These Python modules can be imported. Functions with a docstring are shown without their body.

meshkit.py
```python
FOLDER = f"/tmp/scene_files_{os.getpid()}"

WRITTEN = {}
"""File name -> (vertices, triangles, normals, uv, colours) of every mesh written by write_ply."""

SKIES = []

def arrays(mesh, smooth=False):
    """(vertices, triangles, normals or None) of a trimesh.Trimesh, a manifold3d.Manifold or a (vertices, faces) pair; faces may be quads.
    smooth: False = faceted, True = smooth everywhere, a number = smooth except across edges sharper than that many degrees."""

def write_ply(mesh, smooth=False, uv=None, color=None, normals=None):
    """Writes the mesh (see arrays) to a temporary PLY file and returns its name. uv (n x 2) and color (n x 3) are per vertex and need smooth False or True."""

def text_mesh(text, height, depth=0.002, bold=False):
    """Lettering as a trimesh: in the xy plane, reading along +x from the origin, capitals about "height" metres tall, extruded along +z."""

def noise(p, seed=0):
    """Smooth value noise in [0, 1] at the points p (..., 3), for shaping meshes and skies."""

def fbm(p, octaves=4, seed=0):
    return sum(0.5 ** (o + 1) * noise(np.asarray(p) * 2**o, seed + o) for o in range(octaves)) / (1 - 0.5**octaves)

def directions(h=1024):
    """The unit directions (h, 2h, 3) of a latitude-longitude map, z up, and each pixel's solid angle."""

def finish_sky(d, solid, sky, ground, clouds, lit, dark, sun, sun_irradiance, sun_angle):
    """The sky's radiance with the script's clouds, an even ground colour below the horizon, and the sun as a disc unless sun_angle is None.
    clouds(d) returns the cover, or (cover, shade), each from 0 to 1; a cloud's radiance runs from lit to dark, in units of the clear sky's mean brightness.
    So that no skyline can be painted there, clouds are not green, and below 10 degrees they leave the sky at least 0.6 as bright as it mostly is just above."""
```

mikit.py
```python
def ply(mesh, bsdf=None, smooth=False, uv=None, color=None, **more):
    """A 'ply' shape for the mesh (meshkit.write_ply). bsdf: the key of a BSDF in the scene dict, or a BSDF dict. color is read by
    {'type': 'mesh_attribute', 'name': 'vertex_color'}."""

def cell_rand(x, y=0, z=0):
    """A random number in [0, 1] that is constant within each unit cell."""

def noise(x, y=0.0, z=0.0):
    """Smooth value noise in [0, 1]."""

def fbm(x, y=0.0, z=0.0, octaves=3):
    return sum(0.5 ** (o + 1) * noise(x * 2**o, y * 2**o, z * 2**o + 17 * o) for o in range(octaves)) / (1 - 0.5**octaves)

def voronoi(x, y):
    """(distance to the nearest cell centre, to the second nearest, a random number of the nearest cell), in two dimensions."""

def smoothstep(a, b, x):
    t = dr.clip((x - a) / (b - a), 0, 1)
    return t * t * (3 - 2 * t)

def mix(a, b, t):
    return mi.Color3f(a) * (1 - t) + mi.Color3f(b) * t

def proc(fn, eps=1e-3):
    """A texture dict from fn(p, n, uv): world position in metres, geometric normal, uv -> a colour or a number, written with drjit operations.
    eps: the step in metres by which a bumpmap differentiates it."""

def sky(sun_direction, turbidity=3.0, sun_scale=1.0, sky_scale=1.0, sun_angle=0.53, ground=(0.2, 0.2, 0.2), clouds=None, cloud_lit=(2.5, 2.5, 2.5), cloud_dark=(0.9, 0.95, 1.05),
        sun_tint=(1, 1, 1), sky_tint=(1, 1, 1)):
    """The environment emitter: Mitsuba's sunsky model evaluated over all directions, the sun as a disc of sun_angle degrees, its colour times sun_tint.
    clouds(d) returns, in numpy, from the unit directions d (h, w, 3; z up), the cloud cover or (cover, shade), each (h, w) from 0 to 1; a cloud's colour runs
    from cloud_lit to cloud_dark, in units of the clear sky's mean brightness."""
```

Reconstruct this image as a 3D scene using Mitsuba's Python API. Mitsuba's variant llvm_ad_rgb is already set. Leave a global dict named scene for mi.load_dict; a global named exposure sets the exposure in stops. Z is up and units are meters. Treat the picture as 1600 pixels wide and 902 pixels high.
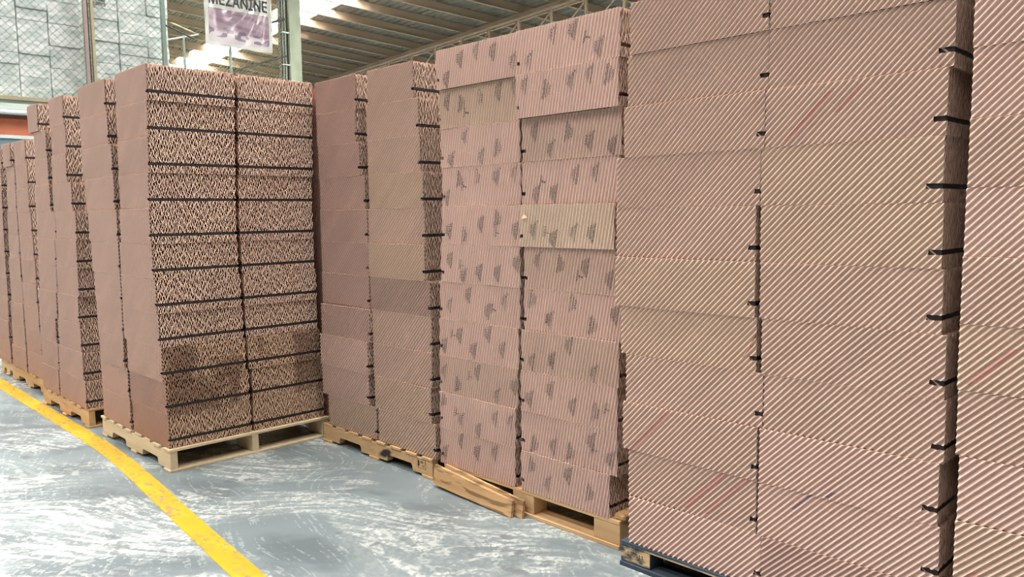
import math, random
import numpy as np, trimesh, mitsuba as mi, drjit as dr
import mikit, meshkit
from mikit import noise, fbm, smoothstep, mix, proc
from shapely.geometry import Polygon

rng = random.Random(7)
T = mi.ScalarTransform4f
scene, labels = {}, {}

# ------------------------------------------------------------------ camera
EYE = (0.0, 0.0, 1.495)
RIGHT, DOWN, FWD = [0.702759, 0.711338, -0.011345], [0.060165, -0.075314, -0.995343], [-0.708879, 0.698804, -0.095725]
M = np.eye(4)
M[:3, 0], M[:3, 1], M[:3, 2], M[:3, 3] = -np.array(RIGHT), -np.array(DOWN), FWD, EYE
scene['camera'] = {'type': 'perspective', 'fov': 65.657, 'fov_axis': 'x', 'near_clip': 0.05, 'far_clip': 500.0,
                   'to_world': T(M.tolist())}

# ------------------------------------------------------------------ light
# overcast daylight that enters through the hall's open side, and translucent skylight sheets in its roof
scene['sky'] = mikit.sky((0.2, -0.6, 0.75), sun_scale=0.0, sky_scale=1.0, clouds=lambda d: np.ones(d.shape[:2]),
                         cloud_lit=(0.35, 0.35, 0.35), ground=(0.35, 0.35, 0.34))
scene['sky']['sampling_weight'] = 0.8
SKYLIGHT = (26.0, 25.4, 24.6)
exposure = 0.31

# ------------------------------------------------------------------ helpers
def numbered(key):
    if key not in TAKEN:
        TAKEN.add(key)
        return key
    k = 1
    while f'{key}_{k:03d}' in TAKEN:
        k += 1
    key = f'{key}_{k:03d}'
    TAKEN.add(key)
    return key


TAKEN = set()


def thing(name, label, cat, group=None):
    key = numbered(name)
    labels[key] = {'label': label, 'category': cat}
    if group:
        labels[key]['group'] = group
    return key


def put(parent, name, mesh, bsdf, label=None, to_world=None, smooth=False, kind=None, **more):
    key = numbered(parent + '__' + name if parent else name)
    d = mesh if isinstance(mesh, dict) else mikit.ply(mesh, bsdf, smooth)
    d = {**d, **more}
    if isinstance(mesh, dict):
        d['bsdf'] = {'type': 'ref', 'id': bsdf}
    if to_world is not None:
        d['to_world'] = to_world
    scene[key] = d
    if label or kind:
        labels[key] = {}
        if label:
            labels[key]['label'] = label
        if kind:
            labels[key]['kind'] = kind
    return key


def struct(name, mesh, bsdf, label=None, **more):
    key = put('', name, mesh, bsdf, **more)
    labels[key] = {'kind': 'structure'}
    if label:
        labels[key]['label'] = label
    return key


BOXF = np.array([[0, 1, 3], [0, 3, 2], [4, 6, 7], [4, 7, 5], [0, 4, 5], [0, 5, 1], [2, 3, 7], [2, 7, 6], [0, 2, 6], [0, 6, 4], [1, 5, 7], [1, 7, 3]])


def box(x0, x1, y0, y1, z0, z1):
    v = np.array([[x, y, z] for x in (x0, x1) for y in (y0, y1) for z in (z0, z1)], float)
    return trimesh.Trimesh(v, BOXF, process=False)


def bev(x0, x1, y0, y1, z0, z1, b=0.003):
    """a box with chamfered edges"""
    s = np.array([x1 - x0, y1 - y0, z1 - z0]) / 2
    pts = []
    for sx in (-1, 1):
        for sy in (-1, 1):
            for sz in (-1, 1):
                c = np.array([sx, sy, sz])
                for k in range(3):
                    q = s - b
                    q = q.copy()
                    q[k] = s[k]
                    pts.append(c * q)
    h = trimesh.convex.convex_hull(np.array(pts))
    h.apply_translation([(x0 + x1) / 2, (y0 + y1) / 2, (z0 + z1) / 2])
    return h


def cat(*ms):
    return trimesh.util.concatenate([m for m in ms])


def tube(a, b, r, n=6):
    a, b = np.array(a, float), np.array(b, float)
    z = b - a
    L = np.linalg.norm(z)
    z /= L
    x = np.cross(z, [0, 0, 1] if abs(z[2]) < .9 else [1, 0, 0])
    x /= np.linalg.norm(x)
    y = np.cross(z, x)
    ang = np.arange(n) * 2 * np.pi / n
    ring = np.cos(ang)[:, None] * x * r + np.sin(ang)[:, None] * y * r
    v = np.vstack([a + ring, b + ring])
    f = []
    for i in range(n):
        j = (i + 1) % n
        f += [[i, j, j + n], [i, j + n, i + n]]
    for i in range(1, n - 1):
        f += [[0, i + 1, i], [n, n + i, n + i + 1]]
    return trimesh.Trimesh(v, f, process=False)


def grid_mesh(P):
    """P (a, b, 3) -> triangles"""
    a, b = P.shape[:2]
    i, j = np.meshgrid(np.arange(a - 1), np.arange(b - 1), indexing='ij')
    q = np.stack([i * b + j, (i + 1) * b + j, (i + 1) * b + j + 1, i * b + j + 1], -1).reshape(-1, 4)
    return trimesh.Trimesh(P.reshape(-1, 3), np.vstack([q[:, [0, 1, 2]], q[:, [0, 2, 3]]]), process=False)


def two(d):
    return {'type': 'twosided', 'bsdf': d}


def mat(key, d):
    scene[key] = d
    return key


def flat(key, rgb, rough=0.6, metallic=0.0, spec=0.4):
    return mat(key, two({'type': 'principled', 'base_color': {'type': 'rgb', 'value': list(rgb)}, 'roughness': rough,
                         'metallic': metallic, 'specular': spec}))


def lin(r, g, b):
    """sRGB 0..255 -> linear"""
    return tuple((c / 255 / 12.92 if c / 255 < .04045 else ((c / 255 + .055) / 1.055) ** 2.4) for c in (r, g, b))


# ------------------------------------------------------------------ materials
def kraft(rgb, amp=.10, f=9.0):
    def fn(p, n, uv):
        a = fbm(p.x * f, p.y * f, p.z * f * 1.6, 3)
        b = noise(p.x * 160, p.y * 160, p.z * 160)
        k = 1 + amp * (a - .5) * 2 + .10 * (b - .5)
        return mi.Color3f(*rgb) * k
    return fn


TONE = {'p': lin(211, 180, 168), 'm': lin(203, 174, 160), 't': lin(204, 177, 159), 'b': lin(195, 164, 153), 'd': lin(186, 158, 146), 'l': lin(209, 179, 167), 'y': lin(211, 187, 168)}
# the outer sheets carry their colour per vertex: the pad's tone, uneven dye, and painted flute light and shade: valleys darker, crests lighter
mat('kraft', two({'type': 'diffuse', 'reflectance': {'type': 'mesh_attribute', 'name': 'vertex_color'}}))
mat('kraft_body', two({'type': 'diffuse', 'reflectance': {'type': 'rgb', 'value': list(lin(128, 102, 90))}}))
mat('comb_paper', two({'type': 'diffuse', 'reflectance': {'type': 'rgb', 'value': list(lin(180, 148, 130))}}))
mat('cut_edge', two({'type': 'diffuse', 'reflectance': proc(kraft(lin(242, 211, 190), .10, 30))}))


def dirty_edge(p, n, uv):
    m = smoothstep(.40, .60, fbm(p.y * 6 + 3, p.z * 3 + 1.3, 0, 3)) * smoothstep(.30, .36, p.z)
    k = 1 + .2 * (noise(p.y * 60, p.z * 60, 0) - .5)
    return mix(lin(226, 194, 165), lin(160, 132, 112), m) * k


mat('cut_edge_dirty', two({'type': 'diffuse', 'reflectance': proc(dirty_edge)}))
flat('ink_black', lin(52, 50, 52), .7)
flat('ink_red', lin(192, 146, 136), .7)
flat('ink_blue', lin(134, 118, 136), .7)
flat('slot_shade', lin(40, 34, 36), .6)  # dark filler added so the end slots read as deep shade


def wood(base, dark, axis):
    def fn(p, n, uv):
        a, b = (p.x, p.y) if axis == 'x' else (p.y, p.x)
        g = fbm(a * 3.0, b * 45.0, p.z * 45.0, 3)
        r = .5 + .5 * dr.sin(38 * (b + p.z) + 9 * fbm(a * 1.6, b * 5, p.z * 5, 2))
        s = smoothstep(.62, .80, fbm(a * 7, b * 14, p.z * 14 + 4, 3))
        return mix(mix(base, dark, .55 * g + .25 * r), dark, .35 * s)
    return fn


WOODS = {'pine': (lin(226, 200, 162), lin(186, 152, 112)), 'oak': (lin(218, 184, 140), lin(176, 136, 96)), 'pale': (lin(222, 206, 176), lin(186, 166, 132))}
for k, (a, b) in WOODS.items():
    for ax in 'xy':
        mat(f'wood_{k}_{ax}', two({'type': 'diffuse', 'reflectance': proc(wood(a, b, ax))}))


def smudged(p, n, uv):
    w = wood(*WOODS['oak'], 'x')(p, n, uv)
    d = dr.sqrt(dr.square((p.x + 3.86) / .075) + dr.square((p.z - .060 - .25 * (p.x + 3.86)) / .030)) + .5 * (fbm(p.x * 30, p.z * 30, 0, 3) - .5)
    return mix(lin(66, 62, 66), w, smoothstep(.45, 1.1, d))


mat('wood_smudged', two({'type': 'diffuse', 'reflectance': proc(smudged)}))


def worn_paint(p, n, uv):
    w = wood(lin(226, 196, 150), lin(160, 130, 95), 'x')(p, n, uv)
    m = smoothstep(.40, .62, fbm(p.x * 14 + 20, p.y * 14, p.z * 22, 4))
    front = smoothstep(.6, .9, dr.abs(n.y)) * smoothstep(.022, .030, p.z) * (1 - smoothstep(.092, .10, p.z))
    paint = mix(lin(84, 95, 104), lin(58, 66, 75), fbm(p.x * 9, p.y * 9, p.z * 9, 2))
    return mix(paint, w, dr.clip(m * front * 1.3, 0, 1))


mat('wood_painted', two({'type': 'diffuse', 'reflectance': proc(worn_paint)}))


def plank_wood(p, n, uv):
    w = wood(lin(216, 178, 132), lin(164, 122, 82), 'x')(p, n, uv)
    m = smoothstep(.46, .64, fbm(p.x * 9 + 5, p.y * 6, p.z * 40, 4))
    return mix(w, lin(110, 88, 66), .75 * m)


mat('wood_worn', two({'type': 'diffuse', 'reflectance': proc(plank_wood)}))


def floor_colour(p, n, uv):
    c, s = math.cos(.5), math.sin(.5)
    x, y = p.x * c + p.y * s, -p.x * s + p.y * c
    wx = x + .25 * fbm(p.x * 1.3, p.y * 1.3, 5, 2)
    base = mix(lin(100, 111, 114), lin(132, 143, 145), fbm(x * 1.3, y * 2.2, 0, 4))
    base = mix(base, lin(78, 86, 90), .45 * smoothstep(.48, .68, fbm(x * 2.1 + 9, y * 4.0, 3, 5)))
    bend = noise(x * 1.5, y * 1.5, 0)
    zone = smoothstep(.45, .62, fbm(wx * 2.0 + 3, y * 3.4 + 7 + bend, 1, 5))
    wide = smoothstep(.38, .62, fbm(x * .7 + 1, y * .9 + 4, 6, 2))
    st = fbm(wx * 8, y * 44 + 18 * bend, 2, 5)
    streak = smoothstep(.42, .58, st)
    gran = smoothstep(.40, .58, fbm(p.x * 60, p.y * 60, 9, 3))
    x2, y2 = p.x * .95 - p.y * .31, p.x * .31 + p.y * .95
    st2 = smoothstep(.60, .70, fbm(x2 * 5 + 4, y2 * 60 + 22 * noise(x2 * 1.9, y2 * 1.9, 4), 7, 4))
    white = dr.clip(zone * (.55 + .45 * wide) * (.22 + .78 * streak) * (.4 + .6 * gran) * 1.25 + .26 * streak * gran * wide + .25 * st2 * gran, 0, 1)
    col = mix(base, lin(198, 202, 196), .84 * white)
    spots = smoothstep(.80, .84, noise(p.x * 13, p.y * 13, 33)) * smoothstep(.6, .8, noise(p.x * 3, p.y * 3, 8))
    return mix(col, lin(96, 100, 104), .6 * spots)


mat('floor_paint', two({'type': 'principled', 'base_color': proc(floor_colour), 'roughness': .42, 'specular': .35}))


def yellow(p, n, uv):
    m = smoothstep(.56, .64, fbm(p.x * 34, p.y * 60, 0, 4)) * smoothstep(.35, .6, fbm(p.x * 6, p.y * 12, 9, 2))
    k = fbm(p.x * 5, p.y * 18, 4, 3)
    return mix(mix(lin(206, 160, 14), lin(190, 138, 8), k), lin(138, 118, 84), .85 * m)


mat('yellow_paint', two({'type': 'principled', 'base_color': proc(yellow), 'roughness': .5}))


# ------------------------------------------------------------------ floor
struct('floor', box(-45, 22, -14, 27, -.2, 0), 'floor_paint', 'grey painted concrete floor with white scuffs')
line_mid = np.array([(-14, 1.73), (-10, 1.70), (-8.3, 1.665), (-6.5, 1.655), (-5.3, 1.645), (-4.75, 1.60), (-4.2, 1.545), (-3.6, 1.485), (-3.03, 1.437), (-2.2, 1.36), (-1.0, 1.25), (3, .88)])
xs = np.linspace(-14, 3, 160)
ys = np.interp(xs, line_mid[:, 0], line_mid[:, 1])
ys = np.convolve(np.pad(ys, 4, mode='edge'), np.ones(9) / 9, 'valid')
hw = .056 + .004 * (meshkit.fbm(np.stack([xs * 5, xs * 0, xs * 0], -1)) - .5)
top = np.stack([np.stack([xs, ys + s * hw, np.full_like(xs, .0022)], -1) for s in (-1, 1)], 1)
skirt = np.concatenate([top[:, :1] * [1, 1, 0], top, top[:, 1:] * [1, 1, 0]], 1)
put('floor', 'yellow_line', grid_mesh(skirt), 'yellow_paint', 'worn yellow line painted on the floor')

# measured from the stacks: per layer from the top [front y, bottom z, [[x0, x1] of each column]]
LAYOUT = {
    'S0': [
        [1.8, 1.938, [[-8.862, -8.362]]],
        [1.8, 1.738, [[-8.88, -8.38]]],
        [1.8, 1.538, [[-8.897, -8.397]]],
        [1.8, 1.338, [[-8.914, -8.414]]],
        [1.8, 1.138, [[-8.931, -8.431]]],
        [1.8, 0.938, [[-8.947, -8.447]]],
        [1.8, 0.738, [[-8.963, -8.463]]],
        [1.8, 0.538, [[-8.978, -8.478]]],
        [1.8, 0.338, [[-8.991, -8.491]]],
        [1.8, 0.138, [[-9.002, -8.502]]],
    ],
    'S1': [
        [1.8, 1.938, [[-8.178, -7.925], [-7.893, -7.534]]],
        [1.8, 1.738, [[-8.206, -7.927], [-7.896, -7.524]]],
        [1.8, 1.538, [[-8.233, -7.929], [-7.899, -7.513]]],
        [1.8, 1.338, [[-8.26, -7.93], [-7.902, -7.503]]],
        [1.8, 1.138, [[-8.287, -7.931], [-7.904, -7.492]]],
        [1.8, 0.938, [[-8.313, -7.932], [-7.906, -7.481]]],
        [1.8, 0.738, [[-8.339, -7.932], [-7.908, -7.47]]],
        [1.8, 0.538, [[-8.365, -7.933], [-7.909, -7.458]]],
        [1.8, 0.338, [[-8.389, -7.932], [-7.91, -7.446]]],
        [1.8, 0.138, [[-8.412, -7.932], [-7.911, -7.435]]],
    ],
    'S2': [
        [1.72, 2.138, [[-6.984, -6.723], [-6.492, -6.155]]],
        [1.72, 1.938, [[-6.928, -6.62], [-6.482, -6.154]]],
        [1.72, 1.738, [[-6.96, -6.618], [-6.504, -6.153]]],
        [1.72, 1.538, [[-6.992, -6.599], [-6.526, -6.094]]],
        [1.72, 1.338, [[-7.006, -6.516], [-6.508, -6.042]]],
        [1.72, 1.138, [[-7.019, -6.545], [-6.537, -6.055]]],
        [1.72, 0.938, [[-7.05, -6.574], [-6.565, -6.074]]],
        [1.72, 0.738, [[-7.081, -6.602], [-6.594, -6.107]]],
        [1.72, 0.538, [[-7.112, -6.688], [-6.614, -6.098]]],
        [1.72, 0.338, [[-7.124, -6.667], [-6.654, -6.08]]],
        [1.72, 0.138, [[-7.136, -6.687], [-6.679, -6.049]]],
    ],
    'S3': [
        [1.713, 2.138, [[-5.781, -5.271], [-5.091, -4.594]]],
        [1.708, 1.938, [[-5.775, -5.243], [-5.092, -4.608]]],
        [1.703, 1.738, [[-5.758, -5.194], [-5.083, -4.605]]],
        [1.7, 1.538, [[-5.722, -5.186], [-5.091, -4.617]]],
        [1.695, 1.338, [[-5.679, -5.155], [-5.096, -4.614]]],
        [1.703, 1.138, [[-5.679, -5.163], [-5.14, -4.622]]],
        [1.708, 0.938, [[-5.68, -5.193], [-5.165, -4.62]]],
        [1.716, 0.738, [[-5.693, -5.222], [-5.2, -4.632]]],
        [1.722, 0.538, [[-5.699, -5.24], [-5.184, -4.629]]],
        [1.743, 0.338, [[-5.764, -5.255], [-5.222, -4.636]]],
        [1.744, 0.138, [[-5.763, -5.244], [-5.205, -4.636]]],
    ],
    'S4': [
        [2.72, 2.122, [[-4.517, -4.06], [-3.947, -3.512]]],
        [2.72, 1.922, [[-4.512, -4.071], [-3.967, -3.469]]],
        [2.72, 1.722, [[-4.509, -4.044], [-3.964, -3.462]]],
        [2.72, 1.522, [[-4.507, -4.004], [-3.961, -3.442]]],
        [2.72, 1.322, [[-4.508, -3.981], [-3.976, -3.437]]],
        [2.72, 1.122, [[-4.51, -3.984], [-3.978, -3.439]]],
        [2.72, 0.922, [[-4.515, -3.981], [-3.974, -3.401]]],
        [2.72, 0.722, [[-4.512, -3.971], [-3.964, -3.399]]],
        [2.72, 0.522, [[-4.541, -3.994], [-3.961, -3.403]]],
        [2.72, 0.322, [[-4.546, -4.015], [-3.957, -3.41]]],
        [2.72, 0.122, [[-4.491, -3.946], [-3.926, -3.382]]],
    ],
    'S5': [
        [2.7, 2.13, [[-3.266, -2.672], [-2.668, -2.063]]],
        [2.7, 1.93, [[-3.267, -2.681], [-2.673, -2.07]]],
        [2.7, 1.73, [[-3.263, -2.678], [-2.661, -2.075]]],
        [2.7, 1.53, [[-3.259, -2.675], [-2.666, -2.085]]],
        [2.7, 1.33, [[-3.265, -2.68], [-2.675, -2.105]]],
        [2.7, 1.13, [[-3.277, -2.686], [-2.66, -2.109]]],
        [2.7, 0.93, [[-3.294, -2.692], [-2.664, -2.08]]],
        [2.7, 0.73, [[-3.303, -2.702], [-2.682, -2.088]]],
        [2.7, 0.53, [[-3.306, -2.711], [-2.687, -2.097]]],
        [2.7, 0.33, [[-3.31, -2.723], [-2.692, -2.098]]],
        [2.7, 0.13, [[-3.313, -2.731], [-2.69, -2.139]]],
    ],
    'S6': [
        [2.6, 2.108, [[-1.952, -1.364], [-1.361, -0.785]]],
        [2.6, 1.908, [[-1.97, -1.367], [-1.365, -0.78]]],
        [2.6, 1.708, [[-1.985, -1.375], [-1.373, -0.793]]],
        [2.6, 1.508, [[-2.024, -1.39], [-1.388, -0.796]]],
        [2.6, 1.308, [[-2.027, -1.403], [-1.386, -0.791]]],
        [2.6, 1.108, [[-2.026, -1.399], [-1.382, -0.785]]],
        [2.6, 0.908, [[-2.003, -1.393], [-1.373, -0.769]]],
        [2.6, 0.708, [[-1.976, -1.365], [-1.362, -0.763]]],
        [2.6, 0.508, [[-1.989, -1.383], [-1.373, -0.774]]],
        [2.6, 0.308, [[-1.965, -1.384], [-1.376, -0.766]]],
        [2.6, 0.108, [[-1.958, -1.362], [-1.36, -0.764]]],
    ],
    'S7': [
        [2.585, 2.15, [[-0.729, -0.129]]],
        [2.585, 1.95, [[-0.728, -0.128]]],
        [2.585, 1.75, [[-0.726, -0.126]]],
        [2.585, 1.55, [[-0.727, -0.127]]],
        [2.585, 1.35, [[-0.729, -0.129]]],
        [2.585, 1.15, [[-0.73, -0.13]]],
        [2.585, 0.95, [[-0.731, -0.131]]],
        [2.585, 0.75, [[-0.728, -0.128]]],
        [2.585, 0.55, [[-0.717, -0.117]]],
        [2.585, 0.35, [[-0.72, -0.12]]],
        [2.585, 0.15, [[-0.721, -0.121]]],
    ],
}

# ------------------------------------------------------------------ corrugated cooling pads
TH, DEPTH, AMP, PITCH = .2, .52, .0040, .0076
SLOT = (.043, .059)


def clip(poly, k, c, keep_less):
    out = []
    n = len(poly)
    for i in range(n):
        a, b = poly[i], poly[(i + 1) % n]
        ia, ib = (a[k] <= c) == keep_less or a[k] == c, (b[k] <= c) == keep_less or b[k] == c
        if ia:
            out.append(a)
        if ia != ib:
            t = (c - a[k]) / (b[k] - a[k])
            out.append((a[0] + t * (b[0] - a[0]), a[1] + t * (b[1] - a[1])))
    return out


class Flute:
    def __init__(self, lean, period, phase):
        self.s, self.p, self.ph = lean, period, phase          # lean: du per dv of a ridge; period: along u

    def y(self, u, v):
        w = (u - self.s * v) / self.p + self.ph
        c = (1 + np.cos(2 * np.pi * w)) / 2
        return 2 * AMP * (1 - c ** 1.6)

    def sheet(self, L, rects, tone, steps=8):
        V, F = [], []
        P = self.p / steps
        w0, w1 = -self.s * TH if self.s > 0 else 0, L + (0 if self.s > 0 else -self.s * TH)
        i0, i1 = math.floor((w0 + self.ph * self.p) / P) - 1, math.ceil((w1 + self.ph * self.p) / P) + 1
        for i in range(i0, i1):
            a, b = i * P - self.ph * self.p, (i + 1) * P - self.ph * self.p
            strip = [(a, 0.0), (b, 0.0), (b + self.s * TH, TH), (a + self.s * TH, TH)]
            for (u0, u1, v0, v1) in rects:
                q = strip
                for k, c, less in ((0, u0, False), (0, u1, True), (1, v0, False), (1, v1, True)):
                    q = clip(q, k, c, less)
                    if len(q) < 3:
                        break
                if len(q) < 3:
                    continue
                n = len(V)
                V += q
                F += [[n, n + k, n + k + 1] for k in range(1, len(q) - 1)]
        V = np.array(V)
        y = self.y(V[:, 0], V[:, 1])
        crest_light = np.clip(1 - y / (2 * AMP), 0, 1) ** 1.2  # flute light and shade put into the colour, strongest on the crests
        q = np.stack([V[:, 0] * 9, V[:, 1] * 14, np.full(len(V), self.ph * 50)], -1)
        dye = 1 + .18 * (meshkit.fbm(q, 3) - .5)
        self.colour = np.clip(np.array(TONE[tone]) * (dye * (.85 + .35 * crest_light * (.8 + .4 * meshkit.noise(q * 3))))[:, None] + .02 * crest_light[:, None] * [1, 1, .9], 0, 1)
        return trimesh.Trimesh(np.stack([V[:, 0], y, V[:, 1]], -1), F, process=False)

    def rims(self, L, t=.0028):
        """the light cut edges of the outer sheet, along the top and the bottom"""
        out = []
        n = max(8, int(L / self.p * 8))
        u = np.linspace(0, L, n)
        for v, w in ((.0012, .0010), (TH, -.0012)):
            y = self.y(u, np.full(n, v))
            a = np.stack([u, y - .0004, np.full(n, v)], -1)
            out.append(grid_mesh(np.stack([a + [0, t, 0], a, a + [0, 0, w]], 1)))
        return out


def comb(n, seed):
    """end of the honeycomb at x = 0 facing +x: n wavy sheets, flutes of 45 and 15 degrees by turns, with the slot left open"""
    r = random.Random(seed)
    SV, SF, EV, EF = [], [], [], []
    for i in range(n):
        steep = i % 2 == 1
        lam = .062 if steep else .038
        zs = np.concatenate([np.linspace(0, SLOT[0], 5 if steep else 8), np.linspace(SLOT[1], TH, 13 if steep else 23)])
        ph = r.random()
        y0 = 3.3 * AMP + i * PITCH + r.uniform(-.0006, .0006)
        a = AMP * (1.05 if steep else .9)
        y = y0 + a * np.sin(2 * np.pi * (zs / lam + ph)) + r.uniform(-.0010, .0010) * zs / TH
        d = .060
        x0 = r.uniform(-.003, .0)
        zb = zs if steep else np.clip(zs + (d if i % 4 == 0 else -d) * .8, 0, TH)
        k = len(zs)
        cut = 4 if steep else 7
        n0 = len(SV)
        SV += [(x0, yy, zz) for yy, zz in zip(y, zs)] + [(-d, yy, zz) for yy, zz in zip(y, zb)]
        e0 = len(EV)
        t = .0011 + .0021 * (.5 + .5 * np.sin(2 * np.pi * (zs / .058 + ph * 3 + i * .13))) if steep else np.full(k, .0016)  # steep sheets: light edge widened in leaf shapes for the lit flute walls
        EV += [(x0, yy, zz) for yy, zz in zip(y - t, zs)] + [(x0, yy, zz) for yy, zz in zip(y + t, zs)]
        for j in range(k - 1):
            if j == cut:
                continue
            SF += [[n0 + j, n0 + j + 1, n0 + k + j + 1], [n0 + j, n0 + k + j + 1, n0 + k + j]]
            EF += [[e0 + j, e0 + k + j, e0 + k + j + 1], [e0 + j, e0 + k + j + 1, e0 + j + 1]]
    return trimesh.Trimesh(SV, SF, process=False), trimesh.Trimesh(EV, EF, process=False)


FULL = int((DEPTH - 4 * AMP) / PITCH)
COMBS = {}
for n, seeds in ((FULL, 3), (24, 4)):
    COMBS[n] = [[mikit.ply(m, None) for m in comb(n, 100 * n + s)] for s in range(seeds)]

PRINT_CACHE = {}


def lettering(text, h, bold=False):
    """flat faces of the lettering, fine enough to follow the flutes"""
    if (text, h) not in PRINT_CACHE:
        m = meshkit.text_mesh(text, h, .001, bold)
        keep = m.face_normals[:, 2] > .9
        v, f = trimesh.remesh.subdivide_to_size(m.vertices, m.faces[keep], .0035)
        PRINT_CACHE[text, h] = (np.array(v), np.array(f))
    return PRINT_CACHE[text, h]


def print_block(fl, u, v, lines, L):
    """lines of ink that read downwards along the flutes; (u, v) is the block's centre"""
    ms = []
    ang = -math.pi / 2 - math.atan(fl.s)
    c, s = math.cos(ang), math.sin(ang)
    for k, (text, h, bold) in enumerate(lines):
        V, F = lettering(text, h, bold)
        x = V[:, 0] - (V[:, 0].min() + V[:, 0].max()) / 2
        y = V[:, 1] - k * .0150 + .011
        uu, vv = u + c * x - s * y, v + s * x + c * y
        ok = (uu > .002) & (uu < L - .002) & (vv > .002) & (vv < TH - .002)
        f = F[ok[F].all(1)]
        if len(f):
            m = trimesh.Trimesh(np.stack([uu, fl.y(uu, vv) - .0006, vv], -1), f, process=False)
            m.remove_unreferenced_vertices()
            ms.append(m)
    return ms


def streak(fl, L, w, v0, v1, nflute):
    """ink drawn along a few flutes, from height v0 to v1"""
    vv = np.linspace(v0, v1, 2)
    ww = np.linspace(w, w + nflute * fl.p, int(8 * nflute) + 1)
    P = np.array([[(a + fl.s * b, fl.y(a + fl.s * b, b) - .0006, b) for b in vv] for a in ww])
    P[..., 0] = np.clip(P[..., 0], .001, L - .001)
    return grid_mesh(P)


ORD = ['top', 'second', 'third', 'fourth', 'fifth', 'sixth', 'seventh', 'eighth', 'ninth', 'tenth', 'bottom']
WORD = {'p': 'pink brown', 'm': 'dull brown', 't': 'tan brown', 'b': 'dark rose brown', 'l': 'rose brown', 'd': 'darker brown', 'y': 'pale yellowish'}

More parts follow.
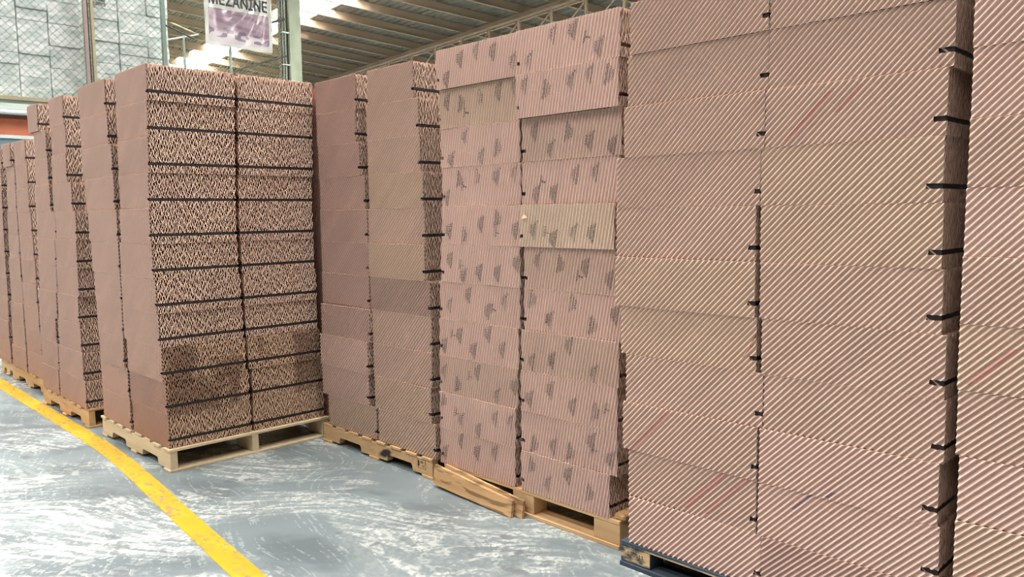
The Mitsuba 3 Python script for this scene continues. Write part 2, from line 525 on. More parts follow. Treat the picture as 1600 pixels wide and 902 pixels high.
#          columns (name, tones from the top), flute lean, slot on the left, notch width, comb sheets
STACKS = {
    'S0': ('stack at left photo edge', [('single column', 'l' * 10)], 1.0, False, .02, FULL, 'pads of the leftmost stack'),
    'S1': ('low stack near left edge', [('left column', 'l' * 10), ('right column', 'l' * 10)], 1.0, False, .02, FULL, 'pads of the low stack'),
    'S2': ('stack left of corner stack', [('left column', 'l' * 11), ('right column', 'l' * 11)], 1.0, False, .02, FULL, 'pads of the stack left of the corner stack'),
    'S3': ('corner stack', [('left column', 'l' * 11), ('right front column', 'lllllllllbb')], 1.0, False, .022, FULL, 'pads of the corner stack'),
    'S4': ('stack left of printed stack', [('left column', 'bbbbbbbbppt'), ('right column', 'mmmtmtdmmtt')], 1.0, False, .022, 40, 'pads of the stack left of the printed stack'),
    'S5': ('printed stack', [('left column', 'ptppppppmpp'), ('right column', 'ppmpympmppp')], .21, True, .020, 24, 'pads of the stack with printed dates'),
    'S6': ('large stack right of printed stack', [('left column', 'mmmmmttmmmp'), ('right column', 'mmmttmmmppb')], 1.0, False, (.026, .042), 40, 'pads of the large stack'),
    'S7': ('stack at right photo edge', [('only column', 'mppmpmtmptp')], 1.0, False, .03, FULL, 'pads of the rightmost stack'),
}
for n in (40,):
    COMBS[n] = [[mikit.ply(m, None) for m in comb(n, 100 * n + s)] for s in range(4)]

# overhang towards the camera of single pads: (stack, column, layer from the top) -> metres
PROUD = {('S5', 0, 0): .020, ('S5', 1, 0): .026, ('S5', 1, 1): .030, ('S5', 1, 4): .010, ('S4', 0, 7): .016, ('S4', 0, 8): .014, ('S1', 0, 0): .02, ('S2', 0, 0): .02,
         ('S6', 0, 0): .008, ('S6', 0, 5): .006, ('S6', 0, 9): -.006, ('S6', 1, 0): .004}
RED = {('S6', 0, 6): [(.50, .05, .14, 1.2)], ('S6', 0, 8): [(.03, .0, .19, 1.0)], ('S6', 0, 9): [(.24, .02, .2, 1.3), (.34, .02, .2, .9)],
       ('S6', 1, 2): [(.05, .02, .17, 1.0), (.14, .10, .18, .6)], ('S7', 0, 6): [(.0, .02, .14, 1.0)], ('S7', 0, 9): [(.0, .01, .05, 1.0)], ('S7', 0, 10): [(.05, .01, .19, 1.2)]}
BLUE = {('S6', 1, 9): [(.0, .13, .2, .4)], ('S6', 1, 8): [(.24, .005, .028, .5)]}
# shallow pale scratches across the flutes, and one torn flake: (stack, column, layer) -> [(x, z) to (x, z)] in the hall
SCRATCH = {('S6', 0, 1): [(-1.670, 2.094, -1.463, 1.912)], ('S6', 1, 7): [(-1.112, .844, -1.018, .748)], ('S6', 1, 0): [], ('S6', 1, 1): [(-.897, 2.0, -.846, 1.96)],
           ('S6', 0, 8): [(-1.54, .613, -1.427, .526)], ('S5', 1, 1): [(-2.585, 2.058, -2.392, 2.019)], ('S5', 0, 2): [(-3.255, 1.85, -2.863, 1.755)], ('S5', 1, 9): [(-2.283, .383, -2.153, .35)]}


def scratch(fl, u0, v0, u1, v1, w=.0012):
    n = 90
    u, v = np.linspace(u0, u1, n), np.linspace(v0, v1, n)
    d = np.array([v0 - v1, u1 - u0]) / math.hypot(u1 - u0, v1 - v0) * w / 2
    P = np.stack([np.stack([u + s * d[0], fl.y(u + s * d[0], v + s * d[1]) - .0005, v + s * d[1]], -1) for s in (-1, 1)], 1)
    return grid_mesh(P)


NAMES_DATE = [('September', .0130, False), ('October', .0130, False), ('2026', .0130, False)]
NAMES_COOL = [('I', .020, False), ('COOL', .014, False)]

for sk in ('S6', 'S5', 'S4', 'S3', 'S2', 'S7', 'S1', 'S0'):
    sname, cols, lean, slot_left, notch, nsheets, group = STACKS[sk]
    rows = LAYOUT[sk]
    for ci, (cname, tones) in enumerate(cols):
        for k, (yf, z0, ext) in enumerate(rows):
            x0, x1 = ext[ci]
            if ci + 1 < len(ext):
                x1 = min(x1, ext[ci + 1][0] - .002)
            L = x1 - x0
            tone = tones[k]
            nd = notch[ci] if isinstance(notch, tuple) else notch
            nd = nd * rng.uniform(.85, 1.25)
            name = ORD[-1] if k == len(rows) - 1 else ORD[k]
            place = f'{name} of the {cname}' if ' column' in cname else name
            what = 'printed pad' if sk == 'S5' else 'corrugated pad'
            key = thing('cooling_pad', f'{WORD[tone]} {what}, {name} of {cname} in {sname}', 'cooling pad', group)
            per = (.0233 if lean == 1.0 else .0180) * rng.uniform(.97, 1.03)
            fl = Flute(lean * rng.uniform(.96, 1.04), per, rng.random())
            tw = T().translate([x0, yf - PROUD.get((sk, ci, k), rng.uniform(-.003, .003)), z0]).rotate([0, 0, 1], rng.uniform(-.35, .35))
            a, b = SLOT
            if slot_left:
                rects = [(nd, L, .0012, TH), (0, nd, .0012, a), (0, nd, b, TH)]
            else:
                rects = [(0, L - nd, .0012, TH), (L - nd, L, .0012, a), (L - nd, L, b, TH)]
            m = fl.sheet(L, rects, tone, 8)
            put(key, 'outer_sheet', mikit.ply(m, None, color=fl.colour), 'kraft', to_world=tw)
            yb = 2 * AMP + .0012
            e = .0008
            xl = nd + .004 if slot_left else .002
            full = nsheets == FULL or DEPTH < .5
            if nsheets >= FULL:
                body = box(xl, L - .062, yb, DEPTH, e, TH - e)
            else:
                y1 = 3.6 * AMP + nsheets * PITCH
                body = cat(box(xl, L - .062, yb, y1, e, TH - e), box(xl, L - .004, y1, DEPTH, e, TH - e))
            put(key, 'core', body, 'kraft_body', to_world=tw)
            walls, edges = COMBS[nsheets][rng.randrange(len(COMBS[nsheets]))]
            te = tw @ T().translate([L, 0, 0])
            put(key, 'end_flutes', walls, 'comb_paper', to_world=te)
            if slot_left:
                strip = box(.004, xl - .001, AMP * 2 + .002, DEPTH - .02, a + .0005, b - .0005)
            else:
                strip = box(L - .058, L - .003, AMP * 2 + .002, DEPTH - .02 if nsheets >= FULL else 2 * AMP + nsheets * PITCH - .004, a + .0005, b - .0005)
            put(key, 'slot_shade_strip', strip, 'slot_shade', 'dark strip added to darken the end slot', to_world=tw)
            dirty = sk == 'S3' and k in (8, 9, 10)
            put(key, 'end_edges', edges, 'cut_edge_dirty' if dirty else 'cut_edge', 'light cut edges widened to stand for lit flute walls', to_world=te)
            for rim in fl.rims(L):
                put(key, 'sheet_rim', rim, 'cut_edge', to_world=tw)
            if sk == 'S5':
                blocks = []
                r2 = random.Random(1000 + 17 * k + ci)
                u = r2.uniform(.03, .09)
                while u < L - .02:
                    blocks.append(print_block(fl, u, r2.choice((.052, .075, .12, .145)) + r2.uniform(-.012, .012), NAMES_DATE if r2.random() < .78 else NAMES_DATE[::-1], L))
                    u += r2.uniform(.10, .15)
                for q in range(r2.choice((0, 1, 1))):
                    blocks.append(print_block(fl, r2.uniform(.08, L - .05), r2.uniform(.06, .14), NAMES_COOL, L))
                for ms in blocks:
                    if ms:
                        put(key, 'ink_print', cat(*ms), 'ink_black', 'dark ink print', to_world=tw)
            for (xa, za, xb, zb) in SCRATCH.get((sk, ci, k), ()):
                put(key, 'scratch', scratch(fl, np.clip(xa - x0, .003, L - .003), np.clip(za - z0, .004, TH - .004), np.clip(xb - x0, .003, L - .003), np.clip(zb - z0, .004, TH - .004)), 'cut_edge', 'thin pale scratch', to_world=tw)
            if (sk, ci, k) == ('S5', 1, 4):
                put(key, 'torn_flake', trimesh.creation.extrude_triangulation([(0, 0), (.044, .008), (.022, .026)], [[0, 1, 2]], .0015, transform=np.array([[1, 0, 0, .012], [0, 0, -1, -.0008], [0, 1, 0, .13], [0, 0, 0, 1.0]])), 'cut_edge', 'small torn pale flake', to_world=tw)
            for (w, v0, v1, nf) in RED.get((sk, ci, k), ()):
                put(key, 'ink_streak', streak(fl, L, w, v0, v1, nf), 'ink_red', 'red ink streak along the flutes', to_world=tw)
            for (w, v0, v1, nf) in BLUE.get((sk, ci, k), ()):
                put(key, 'ink_streak', streak(fl, L, w, v0, v1, nf), 'ink_blue', 'blue ink streak along the flutes', to_world=tw)
    if sk == 'S3':                                                # the rear column, of which the open end shows
        for k, (yf, z0, ext) in enumerate(rows):
            x0, x1 = ext[1]
            x1 += rng.uniform(-.006, .004)
            name = ORD[k]
            key = thing('cooling_pad', f'brown corrugated pad, {name} of right rear column in {sname}', 'cooling pad', group)
            tw = T().translate([x1, yf + DEPTH + .004, z0])
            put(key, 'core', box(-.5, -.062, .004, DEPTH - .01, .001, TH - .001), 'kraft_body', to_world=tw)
            walls, edges = COMBS[FULL][rng.randrange(3)]
            put(key, 'end_flutes', walls, 'comb_paper', to_world=tw)
            put(key, 'slot_shade_strip', box(-.058, -.004, .006, DEPTH - .01, SLOT[0] + .0005, SLOT[1] - .0005), 'slot_shade', 'dark strip added to darken the end slot', to_world=tw)
            put(key, 'end_edges', edges, 'cut_edge_dirty' if k in (8, 9, 10) else 'cut_edge', 'light cut edges widened to stand for lit flute walls', to_world=tw)


# added row that blocks the gap beside the corner stack and keeps it dark
for k in range(11):
    key = thing('cooling_pad', f'{"brown corrugated pad"}, {ORD[k]} of the added stack that darkens the corner stack gap', 'cooling pad', 'added pads behind the corner stack')
    tw = T().translate([-5.22, 2.83, .122 + .2 * (10 - k)])
    fl = Flute(1.0, .0233, rng.random())
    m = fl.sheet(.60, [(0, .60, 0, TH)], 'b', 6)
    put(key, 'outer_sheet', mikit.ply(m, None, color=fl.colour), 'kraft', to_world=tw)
    put(key, 'core', box(.002, .598, .008, DEPTH, .001, TH - .001), 'kraft_body', to_world=tw)


# ------------------------------------------------------------------ pallets
def notched(x0, x1, z0, z1, y0, y1):
    """a stringer with two rounded notches in its lower edge"""
    L = x1 - x0
    pts = [(x0, z1), (x0, z0)]
    for c in (.27, .73):
        a, b = x0 + (c - .11) * L, x0 + (c + .11) * L
        h = z0 + .040
        pts += [(a, z0), (a + .004, h - .014), (a + .016, h), (b - .016, h), (b - .004, h - .014), (b, z0)]
    pts += [(x1, z0), (x1, z1)]
    m = trimesh.creation.extrude_polygon(Polygon(pts), y1 - y0, engine='earcut')
    v = m.vertices
    m = trimesh.Trimesh(np.stack([v[:, 0], y1 - v[:, 2], v[:, 1]], -1), m.faces, process=False)
    return m


def stringer_pallet(x0, x1, y0, y1, h, wood_key, label, seed, front=None):
    r = random.Random(seed)
    key = thing('pallet', label, 'pallet')
    t = .016
    n = 8
    bw = .098
    for k in range(n):
        c = x0 + bw / 2 + (x1 - x0 - bw) * k / (n - 1)
        w = bw * r.uniform(.90, 1.1) / 2
        a, b = max(x0, c - w), min(x1, c + w)
        put(key, 'deck_board', bev(a, b, y0 + r.uniform(-.006, .006), y1 + r.uniform(-.006, .006), h - t, h - r.uniform(0, .001), .002), f'wood_{wood_key}_y')
    for yy in (y0 + .004, (y0 + y1) / 2 - .02, y1 - .046):
        put(key, 'stringer', notched(x0 + r.uniform(0, .008), x1 - r.uniform(.0, .006), t, h - t - .0005, yy, yy + .042), front if front and yy < y0 + .01 else f'wood_{wood_key}_x')
    for c in (x0 + .05, (x0 + x1) / 2, x1 - .05):
        put(key, 'bottom_board', bev(c - .05, c + .05, y0 + r.uniform(-.01, .0), y1 + .004, .0, t - .0005, .002), f'wood_{wood_key}_y')
    return key


def block_pallet(x0, x1, y0, y1, h, wx, wy, label, seed):
    r = random.Random(seed)
    key = thing('pallet', label, 'pallet')
    t = .019
    n = 6
    bw = .125
    for k in range(n):
        c = y0 + bw / 2 + (y1 - y0 - bw) * k / (n - 1)
        put(key, 'deck_board', bev(x0, x1, c - bw / 2, c + bw / 2, h - t, h, .002), wx)
    for yy in (y0, (y0 + y1) / 2 - .05, y1 - .1):
        for xx, w in ((x0, .15), ((x0 + x1) / 2 - .07, .145), (x1 - .15, .15)):
            put(key, 'block', bev(xx, xx + w, yy + .003, yy + .1, t, h - t - .0003, .002), wx)
        put(key, 'bottom_board', bev(x0, x1, yy - .006, yy + .1, 0, t - .0003, .002), wx)
    return key


stringer_pallet(-8.96, -8.47, 1.815, 2.86, .138, 'pine', 'pale wooden pallet under the stack cut off by the left edge', 1)
stringer_pallet(-8.46, -7.40, 1.805, 2.84, .138, 'oak', 'wooden pallet under the low stack near the left edge', 2)
stringer_pallet(-7.16, -6.035, 1.725, 2.76, .138, 'oak', 'wooden pallet under the stack just left of the corner stack', 3)
stringer_pallet(-5.24, -4.60, 2.83, 3.8, .122, 'oak', 'wooden pallet of the added stack behind the corner stack', 9)
corner = stringer_pallet(-5.80, -4.615, 1.738, 2.80, .138, 'pale', 'pale pine pallet under the corner stack beside the yellow line', 4)
p4 = stringer_pallet(-4.55, -3.405, 2.715, 3.76, .122, 'oak', 'yellowish notched pallet with square stamp left of the loose planks', 5, 'wood_smudged')
p5 = block_pallet(-3.29, -2.085, 2.705, 3.76, .130, 'wood_oak_x', 'wood_oak_y', 'light wooden block pallet under the stack with printed dates', 6)
p6 = block_pallet(-1.998, -.76, 2.598, 3.66, .108, 'wood_painted', 'wood_painted', 'dark grey painted pallet under the large right stack', 7)
p7 = block_pallet(-.74, .46, 2.583, 3.65, .150, 'wood_oak_x', 'wood_oak_y', 'wooden pallet under the stack at the right photo edge', 8)


def stamp(parent, name, text, h, x, y, z, bsdf, label):
    m = meshkit.text_mesh(text, h, .0006, False)
    v = m.vertices
    put(parent, name, trimesh.Trimesh(np.stack([x + v[:, 0], y - v[:, 2], z + v[:, 1]], -1), m.faces, process=False), bsdf, label)


def frame_mark(x0, x1, z0, z1, y, w=.0015):
    return cat(box(x0, x1, y - .0006, y, z0, z0 + w), box(x0, x1, y - .0006, y, z1 - w, z1), box(x0, x0 + w, y - .0006, y, z0, z1), box(x1 - w, x1, y - .0006, y, z0, z1))


# stamps: a framed heat-treatment mark with a leaf shape and HT on the yellowish pallet, numbers on the others
y4 = 2.7185
leaf = trimesh.creation.extrude_polygon(Polygon([(0, 0), (.007, .012), (.006, .034), (.0, .044), (-.006, .034), (-.007, .012)]), .0006, engine='earcut')
lv = leaf.vertices
put(p4, 'stamp', cat(frame_mark(-3.548, -3.470, .045, .098, y4), trimesh.Trimesh(np.stack([-3.535 + lv[:, 0], y4 - lv[:, 2], .050 + lv[:, 1]], -1), leaf.faces, process=False)), 'ink_black', 'black framed stamp')
stamp(p4, 'stamp', 'MX-1', .013, -3.520, y4, .076, 'ink_black', 'black stamped letters')
stamp(p4, 'stamp', 'HT', .014, -3.505, y4, .054, 'ink_black', 'black stamped letters')
ring = []
for k in range(20):
    a0, a1 = k * math.pi / 10, (k + 1) * math.pi / 10
    ring.append(tube((-3.605 + .019 * math.cos(a0), y4, .088 + .016 * math.sin(a0)), (-3.605 + .019 * math.cos(a1), y4, .088 + .016 * math.sin(a1)), .0016, 4))
put(p4, 'stamp', cat(*ring), 'ink_red', 'red round stamp')
y5 = 2.7075
put(p5, 'stamp', frame_mark(-2.742, -2.668, .074, .103, y5), 'ink_red', 'red framed stamp')
stamp(p5, 'stamp', '120 X', .011, -2.735, y5, .050, 'ink_black', 'black stamped number')
stamp(p5, 'stamp', '6151', .011, -2.728, y5, .033, 'ink_black', 'black stamped number')
stamp(p6, 'stamp', '100511', .016, -1.965, 2.6005, .052, 'ink_black', 'black stamped number')


# two loose planks on edge in front of the printed stack's pallet
def plank(a, b, z0a, z0b, w_a, w_b, th, label):
    """on edge between floor points a and b (the front face); the lower edge rises from z0b to z0a"""
    key = thing('loose_plank', label, 'plank')
    a, b = np.array(a, float), np.array(b, float)
    d = (b - a) / np.linalg.norm(b - a)
    nrm = np.array([-d[1], d[0]])
    lean = .012
    pts = []
    for q, z0, w in ((a, z0a, w_a), (b, z0b, w_b)):
        for off in (0, th):
            p = q + nrm * off
            pts += [(*p, z0), (*(p + nrm * lean), z0 + w)]
    m = trimesh.convex.convex_hull(np.array(pts))
    put(key, 'board', m, 'wood_worn')
    return key


plank((-3.318, 2.648), (-2.695, 2.628), .020, .001, .105, .082, .017, 'weathered loose plank leaning in front of the printed pallet, nearest the aisle')
plank((-3.26, 2.676), (-2.648, 2.660), .024, .001, .110, .085, .014, 'paler loose plank squeezed behind the weathered one against the pallet')
wedge = thing('wood_offcut', 'small rough wood offcut on the right corner of the printed stack pallet', 'wood offcut')
put(wedge, 'piece', bev(-2.128, -2.066, 2.715, 2.86, .1303, .158, .008), 'wood_worn')

# ------------------------------------------------------------------ mezzanine cage at the left
XM = -9.5
flat('galvanised', lin(150, 158, 150), .5, .3)
flat('post_mauve', lin(150, 132, 128), .6)
flat('post_brass', lin(170, 160, 130), .45, .3)
flat('post_green', lin(118, 134, 124), .6)
flat('dark_steel', lin(58, 58, 52), .6)
flat('wire', lin(62, 72, 72), .6, .1)
flat('wire_far', lin(150, 140, 105), .5, .3)
flat('slab_grey', lin(186, 198, 190), .8)
flat('slab_brown', lin(130, 118, 92), .8)
flat('white_tube', lin(226, 236, 236), .5)
flat('dark_red', lin(92, 50, 42), .7)


def orange(p, n, uv):
    return mix(lin(240, 150, 112), lin(214, 122, 88), fbm(p.y * 2, p.z * 9, 0, 3))


mat('orange_panel', two({'type': 'principled', 'base_color': proc(orange), 'roughness': .55}))
flat('teal_panel', lin(120, 150, 160), .6)
mz = struct('mezzanine_floor', box(-17.3, XM - .02, .6, 10.6, 2.625, 2.70), 'slab_grey', 'concrete mezzanine floor behind the stacks')
put(mz, 'edge_beam', box(XM - .02, XM + .02, .6, 10.6, 2.605, 2.665), 'slab_grey', 'pale edge beam')
put(mz, 'edge_tube', tube((XM + .05, .6, 2.575), (XM + .05, 10.6, 2.575), .022, 10), 'white_tube', 'white tube under the edge')
put(mz, 'soffit_lip', box(XM - .06, XM + .005, .6, 10.6, 2.515, 2.55), 'dark_red')
wl = struct('wall_mezzanine', box(XM - .12, XM - .08, .6, 10.6, 2.352, 2.53), 'orange_panel', 'orange fascia panel under the mezzanine')
put(wl, 'white_trim', box(XM - .12, XM - .06, .6, 10.6, 2.315, 2.35), 'white_tube', 'white trim')
put(wl, 'lower_panel', box(XM - .12, XM - .08, .6, 10.6, 1.2, 2.313), 'teal_panel', 'blue grey lower panel')


def chain_link(X, y0, y1, z0, z1, cell, r):
    """crossing wires of a chain-link fence, clipped to the frame"""
    ms = []
    H, W = z1 - z0, y1 - y0
    n = int((W + H) / cell)
    for s in (1, -1):
        for k in range(n + 1):
            c = k * cell
            if s > 0:
                pa = (max(0, c - H), min(H, c))
                pa = (pa[0], c - pa[0])
                pb = (min(W, c), c - min(W, c))
            else:
                c2 = c - H
                pa = (max(0, c2), max(0, c2) - c2)
                pb = (min(W, c2 + H), min(W, c2 + H) - c2)
            if abs(pa[0] - pb[0]) < .01:
                continue
            ms.append(tube((X + s * r, y0 + pa[0], z0 + pa[1]), (X + s * r, y0 + pb[0], z0 + pb[1]), r, 3))
    return cat(*ms)


def cage(label, parts):
    key = thing('cage_fence', label, 'fence')
    for name, mesh, m, lb, kind in parts:
        put(key, name, mesh, m, lb, kind=kind)
    return key


cage('near chain-link cage fence on the mezzanine at the top left', [
    ('chain_link', chain_link(XM, .8, 3.76, 2.74, 5.6, .078, .0021), 'wire', 'thin crossing wires', 'stuff'),
    ('bottom_rail', box(XM - .02, XM + .02, .8, 10.5, 2.705, 2.74), 'post_brass', None, None),
    ('top_rail', box(XM - .02, XM + .02, .8, 3.8, 5.6, 5.64), 'post_brass', None, None),
    ('post', box(XM - .03, XM + .02, 2.915, 2.948, 2.70, 5.62), 'post_mauve', 'mauve post', None),
    ('post', box(XM - .03, XM + .02, 2.985, 3.012, 2.70, 5.62), 'post_brass', 'yellowish post', None),
    ('post', box(XM - .10, XM - .06, 2.948, 2.985, 2.70, 5.62), 'dark_steel', 'dark strip in the gap between the posts', None),  # dark strip fills the gap between the two posts
    ('post', box(XM - .03, XM + .02, 3.745, 3.785, 2.70, 5.62), 'post_green', 'green grey post', None),
    ('brace', tube((XM, 3.77, 3.70), (XM, 4.12, 3.585), .011), 'dark_steel', 'dark brace rod', None),
])

# silver-wrapped packages behind the fence
def silver(p, n, uv):
    k = fbm(p.y * 9, p.z * 22, p.x * 9, 4)
    g = noise(p.y * 90, p.z * 90, p.x * 90)
    return mix(lin(188, 200, 194), lin(244, 248, 245), smoothstep(.3, .75, k) * .8 + .2 * g)


def crinkle(p, n, uv):
    return .004 * fbm(p.y * 30, p.z * 42, p.x * 30, 3)


mat('silver_foil', two({'type': 'bumpmap', 'arbitrary': {**proc(crinkle, .002)}, 'scale': 1.0,
                        'bsdf': {'type': 'principled', 'base_color': proc(silver), 'metallic': .15, 'roughness': .38}}))
XB = XM - .16
ph = .118
ORDB = ['first', 'second', 'third', 'fourth', 'fifth', 'sixth', 'seventh', 'eighth', 'ninth', 'tenth', 'eleventh', 'twelfth', 'thirteenth', 'fourteenth', 'fifteenth', 'sixteenth']
cols_b = [('leftmost column', 1.968, 2.315), ('second column from the left', 2.318, 2.61), ('column left of the double post', 2.613, 2.925),
          ('column right of the double post', 3.01, 3.325), ('column left of the green post', 3.328, 3.64), ('column at the right end', 3.643, 3.885)]
foil_cache = {}
for cn, ya, yb_ in cols_b:
    w = yb_ - ya
    for k in range(12):
        z = 2.742 + k * ph
        key = thing('foil_package', f'silver foil package, {ORDB[k]} up in the {cn} behind the fence', 'package', 'silver packages behind the mezzanine fence')
        if cn not in foil_cache:
            m = bev(-.5, 0, 0, w - .003, 0, ph - .0015, .005)
            foil_cache[cn] = mikit.ply(m, None, 40)
        put(key, 'wrap', foil_cache[cn], 'silver_foil', to_world=T().translate([XB + rng.uniform(-.012, .012), ya, z]).rotate([0, 0, 1], rng.uniform(-.12, .12)))
        if k == 9 and cn.startswith('column right'):
            for txt, dz in (('LH72ab', .076), ('PE2093', .026)):
                m = meshkit.text_mesh(txt, .032, .002, True)
                v = m.vertices
                put(key, 'marking', trimesh.Trimesh(np.stack([XB + .016 + v[:, 2], ya + .02 + v[:, 0], z + dz + v[:, 1]], -1), m.faces, process=False), 'ink_black', 'black hand lettering')

# ------------------------------------------------------------------ far fence, column and banner
XF = -17.0
cage('far chain-link fence between the banner and the concrete column', [
    ('chain_link', chain_link(XF, 6.3, 9.5, 2.75, 6.3, .078, .0030), 'wire_far', 'thin crossing wires', 'stuff'),
    ('post', box(XF - .02, XF + .02, 7.13, 7.165, 2.70, 5.28), 'post_green', 'green grey post', None),
    ('post', box(XF + .05, XF + .09, 8.11, 8.15, 2.70, 5.24), 'post_green', 'green grey post', None),
    ('rail', tube((XF, 6.3, 4.98), (XF, 7.47, 5.34), .020), 'galvanised', 'sloping rail', None),
    ('rail', tube((XF, 6.9, 5.5), (XF, 7.47, 5.34), .016), 'post_brass', 'sloping rail', None),
    ('rail', tube((XF, 9.0, 5.78), (XF, 9.5, 5.98), .03), 'dark_steel', None, None),
    ('brace', tube((XF + .07, 8.13, 4.63), (XF + .05, 9.5, 5.14), .018), 'dark_steel', 'dark diagonal brace rod', None),
])


def concrete(p, n, uv):
    return mix(lin(164, 170, 154), lin(130, 138, 120), fbm(p.y * 6, p.x * 6, p.z * 2.5, 4))


mat('column_concrete', two({'type': 'diffuse', 'reflectance': proc(concrete)}))
col = thing('concrete_column', 'pale square concrete column right of the banner with pipes on its side', 'column')
put(col, 'shaft', bev(XF - .36, XF, 9.62, 9.92, 0, 8.15, .012), 'column_concrete')
put(col, 'pipe', tube((XF - .05, 9.535, 2.7), (XF - .05, 9.535, 8.0), .022, 8), 'galvanised', 'thin conduit pipe')
put(col, 'pipe', tube((XF - .04, 9.47, 2.7), (XF - .04, 9.47, 8.0), .016, 8), 'post_green', 'thin conduit pipe')
put(col, 'back_plate', box(XF - .2, XF - .08, 9.44, 9.62, 2.7, 8.1), 'dark_steel', 'dark steel channel')
for z in (4.95, 5.68):
    put(col, 'pipe_clip', box(XF - .08, XF + .0, 9.45, 9.62, z, z + .02), 'white_tube')

ban = thing('banner', 'white hanging banner lettered MEZANINE above a purple photo print', 'banner')
y0, y1, z0, z1 = 7.52, 9.06, 5.12, 6.55
nb = 90
yy, zz = np.meshgrid(np.linspace(y0, y1, nb), np.linspace(z0, z1, nb), indexing='ij')


def fold(y, z):
    """creases that fan out from the upper right and left hanging points"""
    d = 0
    for (cy, cz, f, s) in ((9.03, 6.6, 24, .018), (7.6, 6.5, 15, .009)):
        a = np.arctan2(y - cy, cz - z)
        r = np.hypot(y - cy, z - cz)
        d = d + s * np.sin(a * f + 2 * r) * np.exp(-((r - .75) / .55) ** 2)
    return d


put(ban, 'sheet', grid_mesh(np.stack([XF + .22 + fold(yy, zz), yy, zz], -1)), flat('banner_white', lin(172, 174, 170), .22, 0, .8), smooth=True)


def banner_photo(p, n, uv):
    u = (p.y - 7.60) / 1.38
    v = (p.z - 5.20) / .72
    sky = mix(lin(128, 108, 120), lin(84, 68, 84), fbm(u * 3 + v * 6, v * 2 - u, 0, 3))
    beam = smoothstep(.46, .5, dr.abs(dr.sin(9 * (v + .35 * u)))) * .25
    c = mix(sky, lin(170, 154, 166), beam)
    floor = smoothstep(.36, .22, v + .10 * u - .05)
    c = mix(c, lin(170, 160, 168), floor)
    goods = smoothstep(.50, .40, v + .12 * u) * smoothstep(.14, .2, v + .12 * u) * smoothstep(.5, .55, noise(u * 16, v * 9, 3))
    return mix(c, lin(66, 56, 78), .8 * goods)


mat('banner_print', two({'type': 'principled', 'base_color': proc(banner_photo), 'roughness': .2, 'specular': .8}))
yy, zz = np.meshgrid(np.linspace(7.60, 8.98, 80), np.linspace(5.20, 5.90, 50), indexing='ij')
put(ban, 'photo_print', grid_mesh(np.stack([XF + .224 + fold(yy, zz), yy, zz], -1)), 'banner_print', 'purple tinted warehouse photo print', smooth=True)
m = meshkit.text_mesh('MEZANINE', .235, .004, True)
v = np.array(m.vertices)
v[:, 0] *= 1.36 / v[:, 0].max()
m = trimesh.Trimesh(v, m.faces, process=False).subdivide_to_size(.06)
v = m.vertices
yv, zv = 7.60 + v[:, 0], 5.985 + v[:, 1]
put(ban, 'lettering', trimesh.Trimesh(np.stack([XF + .225 + fold(yv, zv) + v[:, 2], yv, zv], -1), m.faces, process=False), 'ink_black', 'dark lettering MEZANINE')

# ------------------------------------------------------------------ roof
GX, GY, C0 = .0516, -.182, 6.98 + .0516 * 15.13 + .182 * 16


def rz(x, y):
    return C0 + GX * np.asarray(x, float) + GY * np.asarray(y, float)



def roof_col(p, n, uv):
    return mix(lin(120, 116, 104), lin(98, 95, 86), fbm(p.x * .7, p.y * .7, 0, 4))


mat('roof_sheet', two({'type': 'principled', 'base_color': proc(roof_col), 'roughness': .5, 'metallic': .2}))
flat('purlin_steel', lin(160, 140, 118), .55, .1)
# ribbed sheets: ribs run across the purlins, every 0.2 m along them
RIB = .20
PURLIN_DEPTH, SHEET = .24, .245


SLOPE = .4272                                                   # x run of a purlin per metre of y
Y0, Y1, X0, X1 = -13.0, 26.0, -44.0, 20.0
BANDS = [(-9.4, -8.4), (-4.0, -3.0), (1.4, 2.4), (6.8, 7.8), (12.10, 13.05), (18.6, 19.5)]


XS = 4.5                                                        # skylight strips cut short here so light falls from the left


def roof_band(y0, y1, ribs=True, xa=X0, xb=X1):
    """roof surface between y0 and y1: ribs run along x, every 0.2 m"""
    if ribs:
        k = np.arange(round(y0 / RIB), round(y1 / RIB))
        yy_ = np.clip(np.concatenate([[a * RIB, a * RIB + .13, a * RIB + .145, a * RIB + .185] for a in k] + [[y1]]), y0, y1)
        hh = np.append(np.tile([0, 0, .035, .035], len(k)), 0)
    else:
        yy_, hh = np.array([y0, y1]), np.zeros(2)
    P = np.stack(np.meshgrid(yy_, [xa, xb], indexing='ij'), -1)
    z = rz(P[..., 1], P[..., 0]) + SHEET + hh[:, None]
    return grid_mesh(np.stack([P[..., 1], P[..., 0], z], -1))


edges_y = [Y0] + [v for b in BANDS for v in b] + [Y1]
struct('ceiling', cat(*[roof_band(edges_y[2 * i], edges_y[2 * i + 1]) for i in range(len(BANDS) + 1)], *[roof_band(a, b, True, XS, X1) for a, b in BANDS]), 'roof_sheet', 'ribbed sheet metal roof')
mat('skylight_sheet', two({'type': 'diffuse', 'reflectance': {'type': 'rgb', 'value': [.8, .8, .78]}}))
for i, (a, b) in enumerate(BANDS):
    # near and far lengths of a strip are sampled by how much they matter to the stacks
    parts = []
    for k, (xa, xb, wt) in enumerate(((X0, -15.0, .5), (-15.0, XS, 4.0 if b < 3 else .6))):
        m = roof_band(a, b, False, xa, xb)
        if m.face_normals[0][2] > 0:
            m.invert()
        e = {'type': 'area', 'radiance': {'type': 'rgb', 'value': list(SKYLIGHT)}, 'sampling_weight': wt}
        if k == 0:
            w_ = struct(f'window_{i + 1}', m, 'skylight_sheet', 'bright translucent skylight strip in the roof', emitter=e)
        else:
            put(w_, 'sheet', m, 'skylight_sheet', emitter=e)


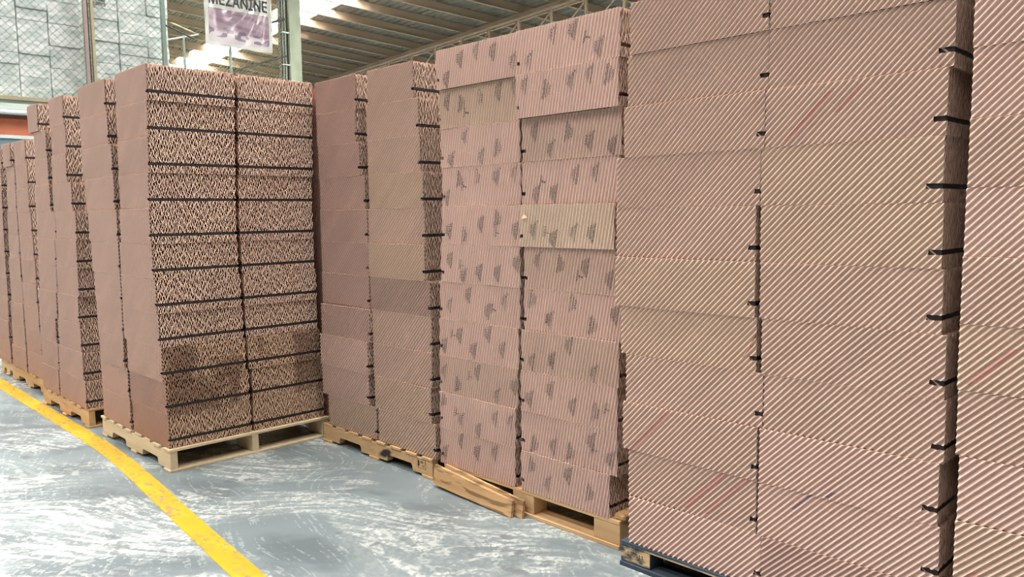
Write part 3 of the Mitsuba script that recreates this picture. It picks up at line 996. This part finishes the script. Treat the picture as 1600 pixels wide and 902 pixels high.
def purlin(s):
    """a Z purlin along the roof; s = x where it crosses the truss at y = 16"""
    ms = []
    D = PURLIN_DEPTH
    y = np.array([Y0, Y1])
    x = s + SLOPE * (y - 16)
    def bar(dx0, dx1, h0, h1):
        v = []
        for xx, yy_ in zip(x, y):
            zz_ = float(rz(xx, yy_))
            v += [(xx + dx0, yy_, zz_ + h0), (xx + dx1, yy_, zz_ + h0), (xx + dx1, yy_, zz_ + h1), (xx + dx0, yy_, zz_ + h1)]
        f = [[0, 1, 2, 3], [4, 7, 6, 5]] + [[i, i + 4, (i + 1) % 4 + 4, (i + 1) % 4] for i in range(4)]
        f = np.array(f)
        return trimesh.Trimesh(v, np.vstack([f[:, [0, 1, 2]], f[:, [0, 2, 3]]]), process=False)
    return cat(bar(0, .006, 0, D), bar(0, .075, 0, .006), bar(-.07, .006, D - .006, D))


for k in range(48):
    s = -18.22 + 1.205 * (k - 20)
    if -44 < s < 16:
        put('ceiling', 'purlin', purlin(s), 'purlin_steel', 'steel purlin under the roof sheets')


def sloped(x0, x1, y0, y1, h0, h1):
    v = []
    for xx in (x0, x1):
        zz_ = float(rz(xx, 16))
        v += [(xx, y0, zz_ + h0), (xx, y1, zz_ + h0), (xx, y1, zz_ + h1), (xx, y0, zz_ + h1)]
    f = np.array([[0, 1, 2, 3], [4, 7, 6, 5]] + [[i, i + 4, (i + 1) % 4 + 4, (i + 1) % 4] for i in range(4)])
    return trimesh.Trimesh(v, np.vstack([f[:, [0, 1, 2]], f[:, [0, 2, 3]]]), process=False)


struct('trim_1', cat(sloped(-42, 14, 15.98, 16.02, -.15, -.003), sloped(-42, 14, 15.86, 16.02, -.165, -.15)), 'purlin_steel', 'roof truss under the purlins')
put('trim_1', 'lower_chord', sloped(-42, 14, 15.90, 16.02, -1.12, -1.05), 'purlin_steel')
put('trim_1', 'middle_bar', sloped(-42, 14, 15.97, 16.0, -.235, -.205), 'purlin_steel')
for k in range(40):
    s = -18.22 + 1.205 * (k - 18)
    if -41 < s < 13:
        za, zb = float(rz(s, 16)), float(rz(s + 1.0, 16))
        put('trim_1', 'web_post', box(s - .035, s + .035, 15.95, 16.0, za - 1.06, za - .13), 'purlin_steel')
        put('trim_1', 'web_diagonal', tube((s, 15.99, za - 1.05), (s + 1.17, 15.99, zb - .22), .026, 4), 'purlin_steel')

# ------------------------------------------------------------------ walls beyond the view
flat('wall_sheet', lin(150, 152, 146), .7)
struct('wall_back', box(X0, X1, Y1, Y1 + .1, 0, 8.5), 'wall_sheet', 'sheet metal wall behind the stacks')
struct('wall_left', box(X0 - .1, X0, Y0, Y1, 0, 9.5), 'wall_sheet', 'sheet metal wall at the far left end')
